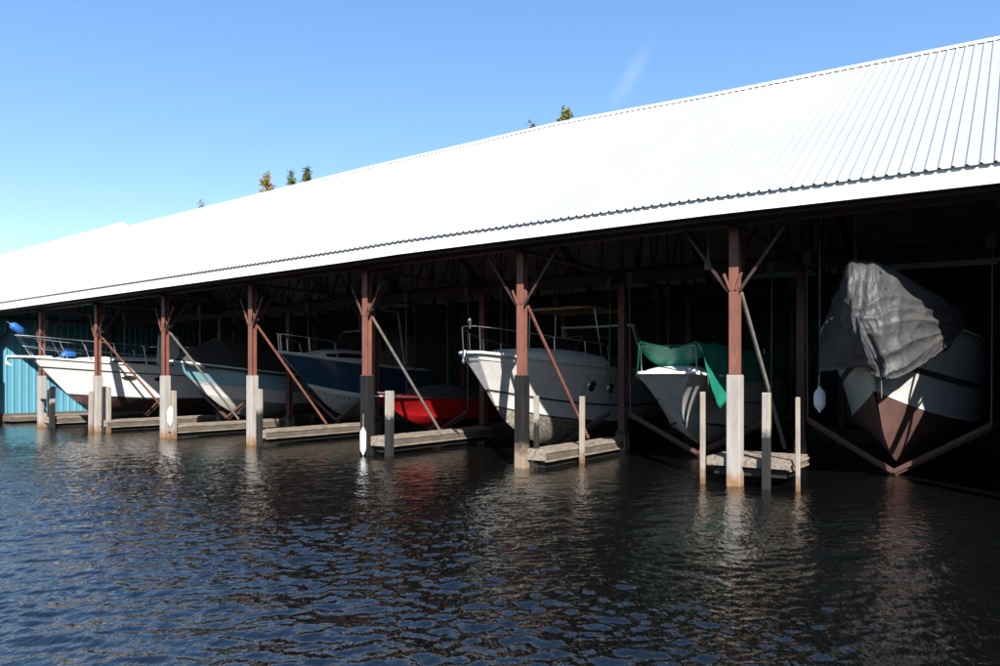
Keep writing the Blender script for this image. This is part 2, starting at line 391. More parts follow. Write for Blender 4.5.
mb = MB(); mb.box((-.65, -21, -.5), (.7, 21, -.06)); mb.build('float', MT['black'], wk)
wk2 = empty('walkway', W(.4, 32.9, .30), ANG, 'low plank walkway along the foot of the teal siding', 'dock')
mb = MB()
for i in range(80): mb.box((i*.145, -.45, -.045), (i*.145+.138, .45, 0))
mb.build('deck', MT['wood'], wk2)
mb = MB(); mb.box((0, -.45, -.22), (11.6, -.40, -.05)); mb.box((-.05, -.45, -.22), (-.004, .45, 0)); mb.build('edge_beam', MT['wood_dark'], wk2)

def solve_s(px, t):   # inward distance that a picture column has on a line t (used only to lay out the plan)
    a = (px-500)/742
    return (4.53-.819*t - a*(14.3+.573*t))/(a*.819-.573)
def post(px, t, zt, w, m, label, s=None):
    s = solve_s(px, t) if s is None else s
    mb = MB(); mb.box((-w/2, -w/2, -1.6), (w/2, w/2, zt))
    o = mb.build('mooring_post', MT[m], None, bevel=.012)
    o.location = W(s, t); o.rotation_euler = (0, random.uniform(-.012,.012), ANG)
    tag(o, label, 'post', 'mooring posts beside the docks')
    return o
post(0, .62, 1.80, .09, 'post', 'slim pale post just left of the pale pile nearest the green tarp', -.05)
post(0, -.62, 1.80, .14, 'post_half2' if 'post_half2' in MT else 'post_half', 'square post with pale cap and dark lower half right of the green-tarped boat', -.12)
post(0, -1.16, 1.72, .075, 'post', 'thin post at the right corner of the short plank dock', -.02)
post(539, CT[2]-.30, 1.66, .10, 'post_half', 'two-tone post close to the right of the black pile before the cream cruiser', .15)
post(573, CT[2]-.72, 1.62, .11, 'post', 'pale wooden post behind the rusty diagonal brace on the cream cruiser dock', 1.55)
post(393, CT[3]-.72, 1.72, .18, 'post_half', 'thick post with pale top and black lower part before the red runabout', .1)
post(267, CT[4]-.42, 1.72, .15, 'post_half', 'thin post with pale top on the dock before the navy boat', -.05)
post(184, CT[5]-.60, 1.62, .15, 'post', 'pale post with a white fender before the pale blue boat', -.05)
post(97, CT[6]+.06, 1.55, .13, 'post', 'short whitish post standing in front of the second pile from the left', -.24)
post(105, CT[6]-.36, 1.72, .14, 'post_black', 'black post just right of the second pile from the left', .05)
post(110, CT[6]-.55, 1.70, .14, 'post', 'grey post beside a black one under the big white cruiser', .12)
post(48, CT[7]-.30, 1.55, .10, 'post_black', 'thin dark post beside the farthest left pile', .15)
post(56, CT[7]-.62, 1.70, .2, 'post_half', 'stout dark post with pale head in front of the teal siding', .1)

def fender(loc, L, r, m, label, tilt=0, rope=.5, name='fender'):
    o = empty(name, loc, 0, label, 'fender', None); o.rotation_euler = (tilt, 0, ANG)
    mb = MB(); prof = [(.02,0),(.03,.03),(r*.75,.09),(r,.16),(r,L-.16),(r*.75,L-.09),(.03,L-.03),(.02,L)]
    mb.lathe(prof); mb.build('body', MT[m], o, smooth=True)
    mb = MB(); mb.tube([(0,0,L-.02),(.01,0,L+rope)], .009, 6); mb.build('rope', MT['rope'], o)
    return o
fender(W(-.17, CT[5]-.60, .42), .68, .10, 'white_vinyl', 'white fender hanging on the pale post before the pale blue boat')
fender(W(-.30, CT[3]-.16, .02), .74, .085, 'white_vinyl', 'white fender hanging on the black pile at the water', rope=.35)

# ------------------------------------------------------------------ boats
class Hull:
    def __init__(h, L, B, Hb, Hs, zkb, rk, zc0, zcb, bw=.06, flare=1.5, sheer_p=1.7, full=.75):
        h.L, h.B, h.Hb, h.Hs, h.zkb, h.rk, h.zc0, h.zcb, h.bw, h.flare, h.sp, h.full = L, B, Hb, Hs, zkb, rk, zc0, zcb, bw, flare, sheer_p, full
        h.us = [(i/34)**1.5 for i in range(35)]
    def ys(h, u):
        k = math.sin(math.pi/2*min(1, u/.55))**h.full
        y = h.bw + (h.B/2-h.bw)*k
        if u > .55: y *= 1-.10*((u-.55)/.45)**2
        return y
    def yc(h, u):
        k = math.sin(math.pi/2*min(1, u/.66))**1.05
        return .02 + (h.B/2*.86-.02)*k*(1-.05*max(0, u-.66))
    def zs(h, u): return h.Hs + (h.Hb-h.Hs)*(1-u)**h.sp
    def zk(h, u): return h.zkb*max(0, 1-u/.42)**2.3
    def zc(h, u): return h.zc0 + (h.zcb-h.zc0)*max(0, 1-u/.62)**1.9
    def rc(h): return h.rk*(1-(h.zcb-h.zkb)/(h.Hb-h.zkb))**1.15
    def top(h, u, v, sg=1):
        x = lerp((h.L-h.rc())*(1-u), h.L*(1-u), v)
        f = lerp(h.flare, 1, min(1, u/.6))
        y = lerp(h.yc(u), h.ys(u), v**f)
        return Vector((x, sg*y, lerp(h.zc(u), h.zs(u), v)))
    def bot(h, u, w, sg=1):
        x = lerp((h.L-h.rk)*(1-u), (h.L-h.rc())*(1-u), w)
        return Vector((x, sg*h.yc(u)*w, lerp(h.zk(u), h.zc(u), w**1.12)))
    def build(h, root, mt, mb_, transom=True):
        nv, nw = 8, 6
        m = MB(); rows = []
        for u in h.us:
            rows.append([h.top(u, v/nv, -1) for v in range(nv, -1, -1)])
        m.grid([r[::-1] for r in rows][::-1])
        m.grid([[h.top(u, v/nv, 1) for v in range(nv+1)] for u in h.us])
        m.grid([[h.top(0, v/nv, -1), h.top(0, v/nv, -.34), h.top(0, v/nv, .34), h.top(0, v/nv, 1)] for v in range(nv+1)])
        m.grid([[h.top(1, v/nv, 1), h.top(1, v/nv, -1)] for v in range(nv+1)])
        hull = m.build('hull', mt, root, smooth=True)
        m = MB()
        for sg in (-1, 1): m.grid([[h.bot(u, w/nw, sg) for w in range(nw+1)] for u in h.us][::sg])
        m.grid([[h.bot(1, w/nw, 1), h.bot(1, w/nw, -1)] for w in range(nw+1)])
        m.build('hull_bottom', mb_, root, smooth=True)
        return hull
    def deck(h, root, mt, camber=.08, name='deck', u1=1.0, drop=.015):
        m = MB(); rows = []
        for u in h.us:
            if u > u1: break
            p = h.top(u, 1); y = max(.01, p.y-.01)
            rows.append([Vector((p.x - (.015 if u == 0 else 0), y*k, p.z - drop + camber*(1-k*k)*min(1, y)*min(1, u/.10))) for k in (-1,-.7,-.35,0,.35,.7,1)])
        m.grid(rows); return m.build(name, mt, root, smooth=True)
    def band(h, root, name, mt, v0, v1, off=.006, u0=0, u1=1.0, bottom=False):
        m = MB()
        for sg in (-1, 1):
            rows = []
            for u in h.us:
                if u < u0 or u > u1: continue
                a = h.top(u, v0, sg); b = h.top(u, v1, sg)
                o = Vector((off if u < .02 else off*.4, sg*off, 0))
                rows.append([a + o, b + o])
            m.grid(rows)
        if u0 == 0:
            o = Vector((off*1.5, 0, 0))
            m.grid([[h.top(0, v0, -1)+o, h.top(0, v0, 1)+o], [h.top(0, v1, -1)+o, h.top(0, v1, 1)+o]])
        return m.build(name, mt, root, smooth=True)
    def rubrail(h, root, mt, r=.03, v=.985):
        m = MB()
        pts = [h.top(u, v, -1) for u in h.us[::-1]] + [h.top(u, v, 1) for u in h.us]
        m.tube([p + Vector((0, (1 if p.y > 0 else -1)*r*.3, 0)) for p in pts], r, 8)
        return m.build('rub_rail', mt, root, smooth=True)
    def bowrail(h, root, ht=.62, u1=.5, n=6, inset=.09, mid=True, r=.0145, lead=.0, mt=None, u0=0.0):
        m = MB()
        def line(z, k=1.0, push=0):
            out = []
            us = [u0 + (u1-u0)*(i/16)**1.3 for i in range(17)]
            for sg, seq in ((-1, us[::-1]), (1, us)):
                for u in seq:
                    p = h.top(u, 1, sg)
                    y = max(.05, abs(p.y)-inset)
                    out.append(Vector((p.x + push*(1-u/u1), sg*y, p.z + z*k*(1.0 if u < u1*.97 else .97))))
            return out
        m.tube(line(ht, 1, lead), r, 8)
        if mid: m.tube(line(ht*.5, 1, lead*.5), r*.75, 6)
        for sg in (-1, 1):
            for i in range(n):
                u = u0 + (u1-u0)*((i+.12)/n)**1.15
                p = h.top(u, 1, sg); y = sg*max(.05, abs(p.y)-inset)
                m.tube([(p.x-.06, y, p.z-.02), (p.x + lead*(1-u/u1), y, p.z+ht)], r*.9, 6)
            p = h.top(u1, 1, sg); y = sg*(abs(p.y)-inset)
            m.tube([(p.x, y, p.z+ht*.97), (p.x-.18, y, p.z)], r*.9, 6)
        return m.build('bow_rail', mt or MT['chrome'], root, smooth=True)
    def portlight(h, root, u, v, rx=.16, rz=.09, mt=None, round_=False, rim=None):
        for sg in (1, -1):
            p = h.top(u, v, sg); a = h.top(u+.01, v, sg); b = h.top(u, v+.05, sg)
            ax = (a-p).normalized(); up = (b-p); up = (up - ax*up.dot(ax)).normalized(); nn = ax.cross(up)
            if nn.y*sg < 0: nn = -nn
            def ring(k, d): return [p + ax*(rx*k*math.cos(q)) + up*(rz*k*math.sin(q)) + nn*d for q in [2*math.pi*j/20 for j in range(20)]]
            m = MB(); vs = ring(1, .006) + ring(1, .012); m.add(vs, [tuple(range(20, 40))] + [(j, (j+1) % 20, 20+(j+1) % 20, 20+j) for j in range(20)])
            o = m.build('portlight', mt or MT['glass'], root)
            m = MB(); R0 = ring(1.0, .004); R1 = ring(1.0, .024); R2_ = ring(1.22, .024); R3 = ring(1.28, .002)
            m.grid([R0, R1, R2_, R3], close=True); m.build('rim', rim or MT['chrome'], o, smooth=True)

def blister(stations, p=2.6, n=14):
    """loft of domed cross sections: (x, halfwidth, z0, height)"""
    m = MB(); rows = []
    for (x, w, z0, hh) in stations:
        row = []
        for i in range(n+1):
            q = math.pi*i/n; c, s_ = math.cos(q), math.sin(q)
            row.append(Vector((x, w*math.copysign(abs(c)**(2/p), c), z0 + hh*abs(s_)**(2/p))))
        rows.append(row)
    m.grid(rows); k = len(rows)-1
    m.add(rows[0], [tuple(range(n, -1, -1))]); m.add(rows[k], [tuple(range(n+1))])
    return m
def blister_strip(stations, q0, q1, p=2.6, off=.012, sides=(1, -1)):
    """a strip lying on the side of the same loft"""
    m = MB()
    for sg in sides:
        rows = []
        for (x, w, z0, hh) in stations:
            row = []
            for i in range(4):
                q = R(lerp(q0, q1, i/3)); c, s_ = math.cos(q), math.sin(q)
                row.append(Vector((x, sg*((w*abs(c)**(2/p)) + off), z0 + hh*abs(s_)**(2/p) + off*.3)))
            rows.append(row)
        m.grid(rows)
    return m

def boat(name, label, cat, h, t, s_bow, z_bow, yaw=0):
    """an Empty at the keel; local x runs forward to the bow"""
    rz = ANG + math.pi + R(yaw)
    f = Vector((math.cos(rz), math.sin(rz), 0))
    tip = W(s_bow, t, 0)
    o = empty(name, tip - f*h.L + Vector((0, 0, z_bow-h.Hb)), rz, label, cat)
    return o
def windshield(root, x0, x1, w0, w1, z, hgt, rake, m=None):
    """raked wrap-around glass with a frame"""
    g = MB(); fr = MB()
    for sg in (-1, 1):
        g.grid([[Vector((x0, sg*w0*.55, z)), Vector((x0-rake, sg*w0*.5, z+hgt))], [Vector((x0, 0, z)), Vector((x0-rake, 0, z+hgt))]])
        g.grid([[Vector((x0, sg*w0*.55, z)), Vector((x0-rake, sg*w0*.5, z+hgt))], [Vector((x1, sg*w1, z)), Vector((x1-.1, sg*w1*.95, z+hgt*.95))]])
        pts = [(x1-.1, sg*w1*.95, z+hgt*.95), (x0-rake, sg*w0*.5, z+hgt), (x0-rake, 0, z+hgt)]
        fr.tube(pts, .02, 6); fr.tube([(x0, sg*w0*.55, z), (x0-rake, sg*w0*.5, z+hgt)], .018, 6)
        fr.tube([(x1, sg*w1, z), (x1-.1, sg*w1*.95, z+hgt*.95)], .018, 6)
        fr.tube([(x1, sg*w1, z), (x0, sg*w0*.55, z), (x0, 0, z)], .018, 6)
    o = g.build('windshield', MT['glass'], root); fr.build('frame', m or MT['chrome'], o, smooth=True)
def cleats(h, root, us):
    for u in us:
        for sg in (-1, 1):
            p = h.top(u, 1, sg); y = sg*(abs(p.y)-.14); m = MB()
            m.tube([(p.x-.13, y, p.z+.055), (p.x, y, p.z+.065), (p.x+.13, y, p.z+.055)], .016, 6)
            m.tube([(p.x-.04, y, p.z-.02), (p.x-.04, y, p.z+.06)], .014, 6); m.tube([(p.x+.04, y, p.z-.02), (p.x+.04, y, p.z+.06)], .014, 6)
            m.build('cleat', MT['chrome'], root, smooth=True)
def anchor(root, x, z):
    m = MB(); m.box((x-.55, -.05, z-.03), (x+.10, .05, z+.02)); m.tube([(x+.12, -.07, z), (x+.12, .07, z)], .05, 10)
    m.tube([(x-.3, 0, z+.06), (x+.16, 0, z+.04), (x+.20, 0, z-.14)], .022, 6)
    for sg in (-1, 1):
        m.add([(x+.20, 0, z-.10), (x+.02, sg*.13, z-.30), (x+.22, sg*.03, z-.24), (x+.21, 0, z-.24)], [(0,1,2,3)])
    m.build('anchor', MT['chrome'], root, solid=.012)

def lift(root_o, h, x, up=.85, label='', zhook=4.95):
    """cradle of two V arms hung on cables round the hull, in the boat's frame"""
    o = empty('boat_lift', root_o.location, root_o.rotation_euler.z, label, 'boat lift', 'cable boat lifts under the hulls')
    z0 = root_o.location.z
    for k, xx in enumerate(x):
        low = min(h.bot(u, 0).z for u in h.us if abs((h.L-h.rk)*(1-u)-xx) < .6) - .10
        m = MB(); w = h.B/2 + .22
        for sg in (-1, 1):
            m.bar((xx, 0, low-.02), (xx, sg*w, low+up), .08, .09)
            m.bar((xx-.06, 0, low-.10), (xx-.06, sg*w, low+up-.08), .02, .06)
        m.build('cradle_beam', MT['rust_mid'], o)
        for sg in (-1, 1):
            m = MB(); m.tube([(xx, sg*w, low+up), (xx, sg*(w+.02), zhook-z0)], .02, 6)
            m.box((xx-.07, sg*w-.09, zhook-z0-.30), (xx+.07, sg*w+.09, zhook-z0-.02))
            m.build('hoist_cable', MT['cable'], o)
    return o

# --- the big white cruiser at the left
h = Hull(9.6, 3.0, 2.26, 1.78, .50, 1.7, .50, .76, bw=.10, flare=1.15, full=.68)
b1 = boat('cabin_cruiser', 'large white cabin cruiser with long stainless bow rails and brown bottom, in sunlight', 'boat', h, 26.45, -1.40, 2.86)
h.build(b1, MT['gel'], MT['bottom_brown']); h.deck(b1, MT['deckwhite'])
h.band(b1, 'boot_stripe', MT['stripe'], .0, .045)
h.band(b1, 'rub_rail', MT['stripe'], .72, .755, .012)
h.rubrail(b1, MT['gel'], .035)
m = MB(); m.box((h.L-.7, -.26, h.Hb-.05), (h.L+.72, .26, h.Hb+.03)); m.build('pulpit', MT['gel'], b1, bevel=.02)
anchor(b1, h.L+.62, h.Hb-.06)
h.bowrail(b1, .80, .5, 5, lead=.5, r=.016)
st = [(8.5,.25,2.0,.08),(7.9,.7,1.95,.30),(7.0,1.05,1.88,.44),(5.8,1.2,1.84,.50),(4.4,1.25,1.8,.52)]
blister(st).build('cabin', MT['gel'], b1, smooth=True)
blister_strip(st[2:], 12, 30).build('window', MT['glass'], b1)
st = [(4.9,1.1,2.2,.10),(4.3,1.25,1.8,.95),(3.2,1.3,1.8,1.25),(1.0,1.3,1.75,1.2)]
blister(st, 4).build('camper_canvas', MT['canvas_dark'], b1, smooth=True)
windshield(b1, 4.95, 3.6, 1.2, 1.3, 2.25, .55, .45)
m = MB(); m.add([(5.3,1.36,2.0),(4.3,1.38,1.95),(4.3,1.36,3.2),(5.2,1.34,3.25)], [(0,1,2,3)]); m.build('side_wing', MT['gel'], b1, solid=.03)
h.portlight(b1, .30, .60, .23, .085); h.portlight(b1, .435, .60, .23, .085)
cleats(h, b1, (.09, .4))
o = fender(W(0,0,0), .62, .15, 'blue_plastic', 'blue rolled fender strapped on the bow rail of the big white cruiser', rope=.1)
o.location = b1.matrix_world @ Vector((0,0,0)); 
def bpt(b, p):
    rz = b.rotation_euler.z; return Vector(b.location) + Vector((math.cos(rz)*p[0]-math.sin(rz)*p[1], math.sin(rz)*p[0]+math.cos(rz)*p[1], p[2]))
o.location = bpt(b1, (h.L+.22, .10, h.Hb+.86)); o.rotation_euler = (R(8), R(52), b1.rotation_euler.z)
o = empty('coiled_bag', bpt(b1, (h.L-1.35, .1, h.Hb+.03)), b1.rotation_euler.z, 'small blue bag lying on the foredeck of the big white cruiser', 'bag')
blister([(-.28,.10,0,.08),(-.2,.17,0,.22),(.12,.18,0,.24),(.27,.10,0,.12)], 3).build('bag_body', MT['blue_plastic'], o, smooth=True)
m = MB(); m.tube([(-.12,0,.2),(-.06,0,.29),(.06,0,.29),(.12,0,.2)], .014, 6); m.build('handle', MT['blue_plastic'], o)
lift(b1, h, (5.0, 1.6), .95, 'rusty cable lift cradling the big white cruiser with bow rails')

# --- pale blue and white boat with charcoal cover
h = Hull(8.2, 2.6, 2.25, 1.65, .9, 1.75, .55, .98, bw=.06)
b2 = boat('motor_boat', 'pale blue and white motor boat under a big charcoal cover', 'boat', h, 20.7, .85, 2.68, yaw=7)
h.build(b2, MT['gel'], MT['bottom_white']); h.deck(b2, MT['deckwhite'])
h.band(b2, 'blue_topside', MT['lightblue'], .40, .985, .008)
h.band(b2, 'rub_rail', MT['whitestripe'], .37, .405, .014)
h.rubrail(b2, MT['gel'], .035)
m = MB(); rows = []
cov = empty('boat_cover', b2.location, b2.rotation_euler.z, 'big charcoal canvas cover over the pale blue boat', 'boat cover')
for j in range(41):
    x = 7.9 - 7.6*j/40; u = 1-x/h.L
    wv = h.ys(min(1, max(0, u)))+.05; zz = h.zs(max(0, u)); ridge = .12 + .98*min(1, (j/40)/.28)**.8 + .14*abs(math.sin(j*.55))
    row = []
    for k in range(19):
        c = -1 + 2*k/18
        z = zz - .14 + (ridge+.14)*(1-abs(c)**2.3) + .03*noise.noise(Vector((x*2.3, c*4, 1)))
        row.append(Vector((x, c*wv, z)))
    rows.append(row)
m.grid(rows); m.build('canvas', MT['canvas_dark'], cov, smooth=True, solid=.01)
m = MB()
for x in (6.2, 4.2, 2.2):
    u = 1-x/h.L; wv = h.ys(u)+.062; zz = h.zs(u)
    m.tube([(x, c*wv, zz-.13 + (1.22)*(1-abs(c)**2.3)) for c in [-1+.1*i for i in range(21)]], .016, 6)
m.build('tie_strap', MT['stripe'], cov)
lift(b2, h, (5.6, 2.2), .95, 'rusty cable lift cradling the pale blue boat')

# --- navy boat
h = Hull(6.6, 2.7, 2.42, 1.85, .95, 1.7, .62, 1.12, bw=.06)
b3 = boat('cabin_cruiser', 'navy blue cabin boat with grey rail and speckled fouled bottom', 'boat', h, 16.4, 2.2, 2.98)
h.build(b3, MT['navy'], MT['bottom_grey']); h.deck(b3, MT['deckwhite'])
h.band(b3, 'boot_stripe', MT['whitestripe'], .0, .13, .008)
h.band(b3, 'sheer_band', MT['gel'], .93, 1.0, .01)
h.rubrail(b3, MT['gel_dirty'], .035)
h.bowrail(b3, .60, .26, 2, mid=False, r=.016)
st = [(5.5,.3,2.15,.08),(5.0,.7,2.1,.36),(4.3,.95,2.05,.5),(3.3,1.05,2.0,.55)]
blister(st).build('cabin', MT['gel_dirty'], b3, smooth=True)
blister_strip(st[1:], 14, 36).build('window', MT['glass'], b3)
st = [(3.3,.9,2.3,.2),(2.9,1.05,2.0,1.35),(2.0,1.1,1.9,1.5),(.8,1.1,1.9,1.45)]
blister(st, 4.5).build('wheelhouse', MT['canvas_grey'], b3, smooth=True)
windshield(b3, 3.6, 2.5, 1.05, 1.15, 2.5, .75, .5)
m = MB()
for sg in (-1,1): m.tube([(1.4,sg*1.12,2.0),(1.7,sg*1.05,4.05),(1.7,0,4.2)], .04, 8)
m.build('radar_arch', MT['gel_dirty'], b3, smooth=True)
cleats(h, b3, (.1,))
lift(b3, h, (3.9, 1.3), .95, 'rusty cable lift cradling the navy blue boat')

# --- red runabout
h = Hull(6.4, 2.15, 1.12, .95, .45, 1.2, .32, .55, bw=.12)
b4 = boat('runabout', 'low red runabout with a dark cockpit cover', 'boat', h, 11.2, 1.65, 1.52)
h.build(b4, MT['red'], MT['red']); h.deck(b4, MT['red'])
h.rubrail(b4, MT['chrome'], .022)
st = [(4.9,.5,1.0,.05),(4.2,.9,.95,.40),(3.4,1.05,.92,.52),(1.0,1.05,.9,.35),(.4,.9,.9,.15)]
blister(st).build('cockpit_cover', MT['canvas_dark'], b4, smooth=True)
cleats(h, b4, (.1,))
m = MB(); m.tube([(h.L-.5,-.22,h.Hb+.02),(h.L-.3,-.2,h.Hb+.10),(h.L-.3,.2,h.Hb+.10),(h.L-.5,.22,h.Hb+.02)], .02, 8); m.build('bow_handle', MT['chrome'], b4, smooth=True)
lift(b4, h, (3.6, 1.4), .7, 'rusty cable lift cradling the red runabout')

# --- cream express cruiser
h = Hull(9.4, 3.35, 2.72, 2.26, .95, 1.5, .66, 1.25, bw=.26, flare=1.3, sheer_p=2.2, full=.7)
b5 = boat('express_cruiser', 'cream express cruiser with two round portholes, radar arch and beige hardtop', 'boat', h, 7.1, .85, 2.74)
h.build(b5, MT['gel_dirty'], MT['bottom_mottle']); h.deck(b5, MT['deckwhite'], camber=.12)
h.band(b5, 'knuckle_strip', MT['stripe'], .30, .335, .012)
h.band(b5, 'boot_stripe', MT['stripe'], .0, .03)
h.rubrail(b5, MT['gel_dirty'], .04)
h.band(b5, 'side_moulding', MT['gel'], .86, .89, .015)
anchor(b5, h.L+.02, h.Hb-.02)
h.bowrail(b5, .66, .5, 4, mid=False, r=.016)
m = MB(); m.lathe([(.02,0),(.05,.04),(.06,.10),(.045,.17),(.015,.2)], Matrix.Translation((h.L-.12, -.05, h.Hb+.72)))
m.tube([(h.L-.12,-.05,h.Hb+.6),(h.L-.12,-.05,h.Hb+.74)], .012, 6); m.build('bow_light', MT['chrome'], b5, smooth=True)
st = [(8.4,.2,2.56,.06),(7.7,.8,2.5,.34),(6.6,1.15,2.4,.50),(5.4,1.35,2.32,.58),(4.2,1.45,2.26,.58)]
blister(st).build('cabin', MT['deckwhite'], b5, smooth=True)
windshield(b5, 5.2, 3.4, 1.25, 1.42, 2.7, .6, .7)
m = MB()
for sg in (-1,1):
    m.bar((1.6, sg*1.5, 2.25), (2.3, sg*1.3, 3.75), .28, .07, up=(0,1,0), taper=.7)
m.bar((2.3, -1.35, 3.75), (2.3, 1.35, 3.75), .2, .06); m.build('radar_arch', MT['gel'], b5)
m = blister([(5.1,1.0,4.12,.05),(4.9,1.2,4.1,.12),(3.4,1.3,4.12,.14),(2.9,1.25,4.12,.08)], 3); hd = m.build('hardtop', MT['canvas_beige'], b5, smooth=True)
m = MB()
for sg in (-1,1):
    for x in (4.7, 3.1):
        m = MB(); m.tube([(x-.2, sg*1.3, 2.65),(x, sg*1.15, 4.14)], .018, 6); m.build('pole', MT['chrome'], hd, smooth=True)
h.portlight(b5, .40, .64, .14, .14); h.portlight(b5, .505, .62, .14, .14); h.portlight(b5, .64, .66, .09, .05)
cleats(h, b5, (.06, .5))
lift(b5, h, (5.2, 1.8), 1.15, 'rusty cable lift cradling the cream express cruiser')

# --- white boat with green tarp
h = Hull(8.6, 3.2, 2.05, 1.75, .60, 2.0, .50, .85, bw=.60, flare=1.6, full=.9)
b6 = boat('motor_cruiser', 'white blunt-bowed motor boat half covered by a green tarp', 'boat', h, 2.05, 1.45, 2.20, yaw=6)
h.build(b6, MT['gel_dirty'], MT['bottom_white']); h.deck(b6, MT['deckwhite'], camber=.30)
h.rubrail(b6, MT['gel_dirty'], .035)
h.band(b6, 'side_stripe', MT['stripe'], .52, .545, .008, u0=.12)
h.band(b6, 'boot_stripe', MT['stripe'], .0, .05, .008, u0=.10)
st = [(7.4,.5,1.95,.06),(6.6,.9,1.9,.26),(5.4,1.1,1.86,.36),(4.2,1.2,1.82,.40)]
blister(st).build('cabin', MT['deckwhite'], b6, smooth=True)
windshield(b6, 4.7, 3.2, 1.15, 1.3, 2.15, .62, .6)
st = [(4.0,1.1,2.1,.1),(3.6,1.25,1.8,1.0),(2.4,1.28,1.8,1.1),(1.0,1.25,1.75,1.0)]
blister(st, 4).build('camper_canvas', MT['canvas_dark'], b6, smooth=True)
h.bowrail(b6, .62, .5, 5, mid=False, r=.015, inset=.09, u0=.03)
cleats(h, b6, (.05, .3))
lift(b6, h, (5.6, 2.0), .95, 'rusty cable lift cradling the boat with the green tarp')
tg = empty('tarp', b6.location, b6.rotation_euler.z, 'green tarp draped over the bow rail, one corner hanging down', 'tarp')
m = MB(); rows = []
NA, NC = 60, 44
for j in range(NA+1):
    row = []
    for k in range(NC+1):
        c = k/NC                       # 0 port hem .. 1 starboard hem
        a0 = lerp(.02, .20, min(1, max(0, (c-.12)/.5)))
        a = lerp(a0, 4.6, j/NA); x = h.L - a; u = 1-x/h.L
        yw = max(.05, h.ys(max(0, u))-.07)+.03; zz = h.zs(max(0, u)); rt = zz + .70 - .05*math.sin(a*3)**2
        if c < .22:
            q = c/.22; y = -yw - .05*(1-q); z = lerp(zz+.02, rt, q)
        elif c < .66:
            q = (c-.22)/.44; y = lerp(-yw, yw, q); z = rt - interp(a, [(0,.06),(.3,.20),(.8,.60),(1.5,.42),(4.6,.12)])*math.sin(math.pi*q)**.8 + .02
        else:
            q = (c-.66)/.34
            d = interp(a, [(.18,.05),(.35,.35),(.85,1.45),(1.0,1.5),(1.7,.95),(2.6,.72),(4.6,.7)])
            y = yw + .04 + .06*q; z = rt - d*q
        n1 = noise.noise(Vector((a*2.2, c*7, 3.1)))*.045 + noise.noise(Vector((a*6, c*16, 7)))*.014
        row.append(Vector((x, y + n1*(1 if c > .66 else .4), z + n1*(.4 if c > .66 else 1))))
    rows.append(row)
m.grid(rows); m.build('tarp_sheet', MT['tarp_green'], tg, smooth=True, solid=.006)
m = MB()
for jj_ in (4, 16, 30):
    p = rows[jj_][NC]; mr = MB(); mr.tube([p, p+Vector((-.05,.0,-.2)), p+Vector((-.12,-.02,-.42))], .006, 5); mr.build('tie_rope', MT['rope'], tg)
p = rows[10][NC]; m.lathe([(.03,-.004),(.03,.004)], Matrix.Translation(p + Vector((0,.01,.05))) @ Matrix.Rotation(R(90), 4, 'X'), 12); m.build('grommet', MT['chrome'], tg)

# --- big boat with grey tarp at the right
h = Hull(9.8, 3.05, 3.2, 2.7, .90, 2.2, 1.0, 1.76, bw=.12, flare=1.3, full=.62)
b7 = boat('cabin_cruiser', 'tall white cruiser with maroon bottom, its bow wrapped in a grey tarp', 'boat', h, -2.2, .08, 3.26, yaw=-1.5)
h.build(b7, MT['gel_dirty'], MT['bottom_maroon']); h.deck(b7, MT['deckwhite'])
h.band(b7, 'boot_stripe', MT['whitestripe'], .0, .045, .008)
h.band(b7, 'side_stripe', MT['stripe'], .40, .47, .008)
h.rubrail(b7, MT['gel_dirty'], .04)
h.bowrail(b7, .50, .035, 1, r=.017, inset=.2)
st = [(8.3,.3,3.0,.06),(7.5,.8,2.95,.3),(6.0,1.1,2.85,.42),(4.4,1.2,2.75,.45)]
blister(st).build('cabin', MT['deckwhite'], b7, smooth=True)
st = [(4.8,1.0,3.05,.1),(4.2,1.25,2.75,1.1),(2.0,1.3,2.7,1.2),(.8,1.25,2.65,1.1)]
blister(st, 4).build('camper_canvas', MT['canvas_dark'], b7, smooth=True)
h.portlight(b7, .235, .80, .15, .12, mt=MT['black'])
lift(b7, h, (6.4, 2.2), 1.05, 'rusty cable lift cradling the tall boat in the grey tarp')
ty = empty('tarp', b7.location, b7.rotation_euler.z, 'silver-grey wrinkled tarp wrapped over the tall boat bow', 'tarp')
# control net laid out by bearing, height and distance: rows from the deck side over the bow rail down to the hem
net = [
 [(844,288,15.8),(860,272,14.3),(873,271,14.0),(890,278,14.0),(925,299,14.4),(961,323,14.9)],
 [(836,296,14.7),(847,267,13.3),(864,264,13.05),(884,268,13.1),(926,291,13.5),(965,318,14.3)],
 [(828,314,14.6),(845,300,13.05),(860,302,12.8),(890,303,12.75),(932,312,13.3),(964,323,14.26)],
 [(822,344,14.6),(850,333,13.1),(868,334,12.7),(893,338,12.7),(927,334,13.22),(963,327,14.26)],
 [(820,372,14.6),(862,368,13.25),(880,378,12.85),(898,377,12.8),(929,360,13.32),(961,332,14.26)],
]
def cr(p0, p1, p2, p3, t):
    return .5*((2*p1) + (-p0+p2)*t + (2*p0-5*p1+4*p2-p3)*t*t + (-p0+3*p1-3*p2+p3)*t**3)
def spl(pts, k):
    n = len(pts)-1; i = min(n-1, int(k*n)); f = k*n-i
    g = lambda j: pts[max(0, min(n, j))]
    return cr(g(i-1), g(i), g(i+1), g(i+2), f)
iv = Matrix.Rotation(-b7.rotation_euler.z, 4, 'Z') @ Matrix.Translation(-Vector(b7.location))
netv = [[iv @ Vector(((px-500)/742*Yd, Yd, 2.1+(376.5-py)/742*Yd)) for px, py, Yd in r] for r in net]
NJ, NK = 220, 150
base = [[spl([spl(r, j/NJ) for r in netv], k/NK) for j in range(NJ+1)] for k in range(NK+1)]
rows = []
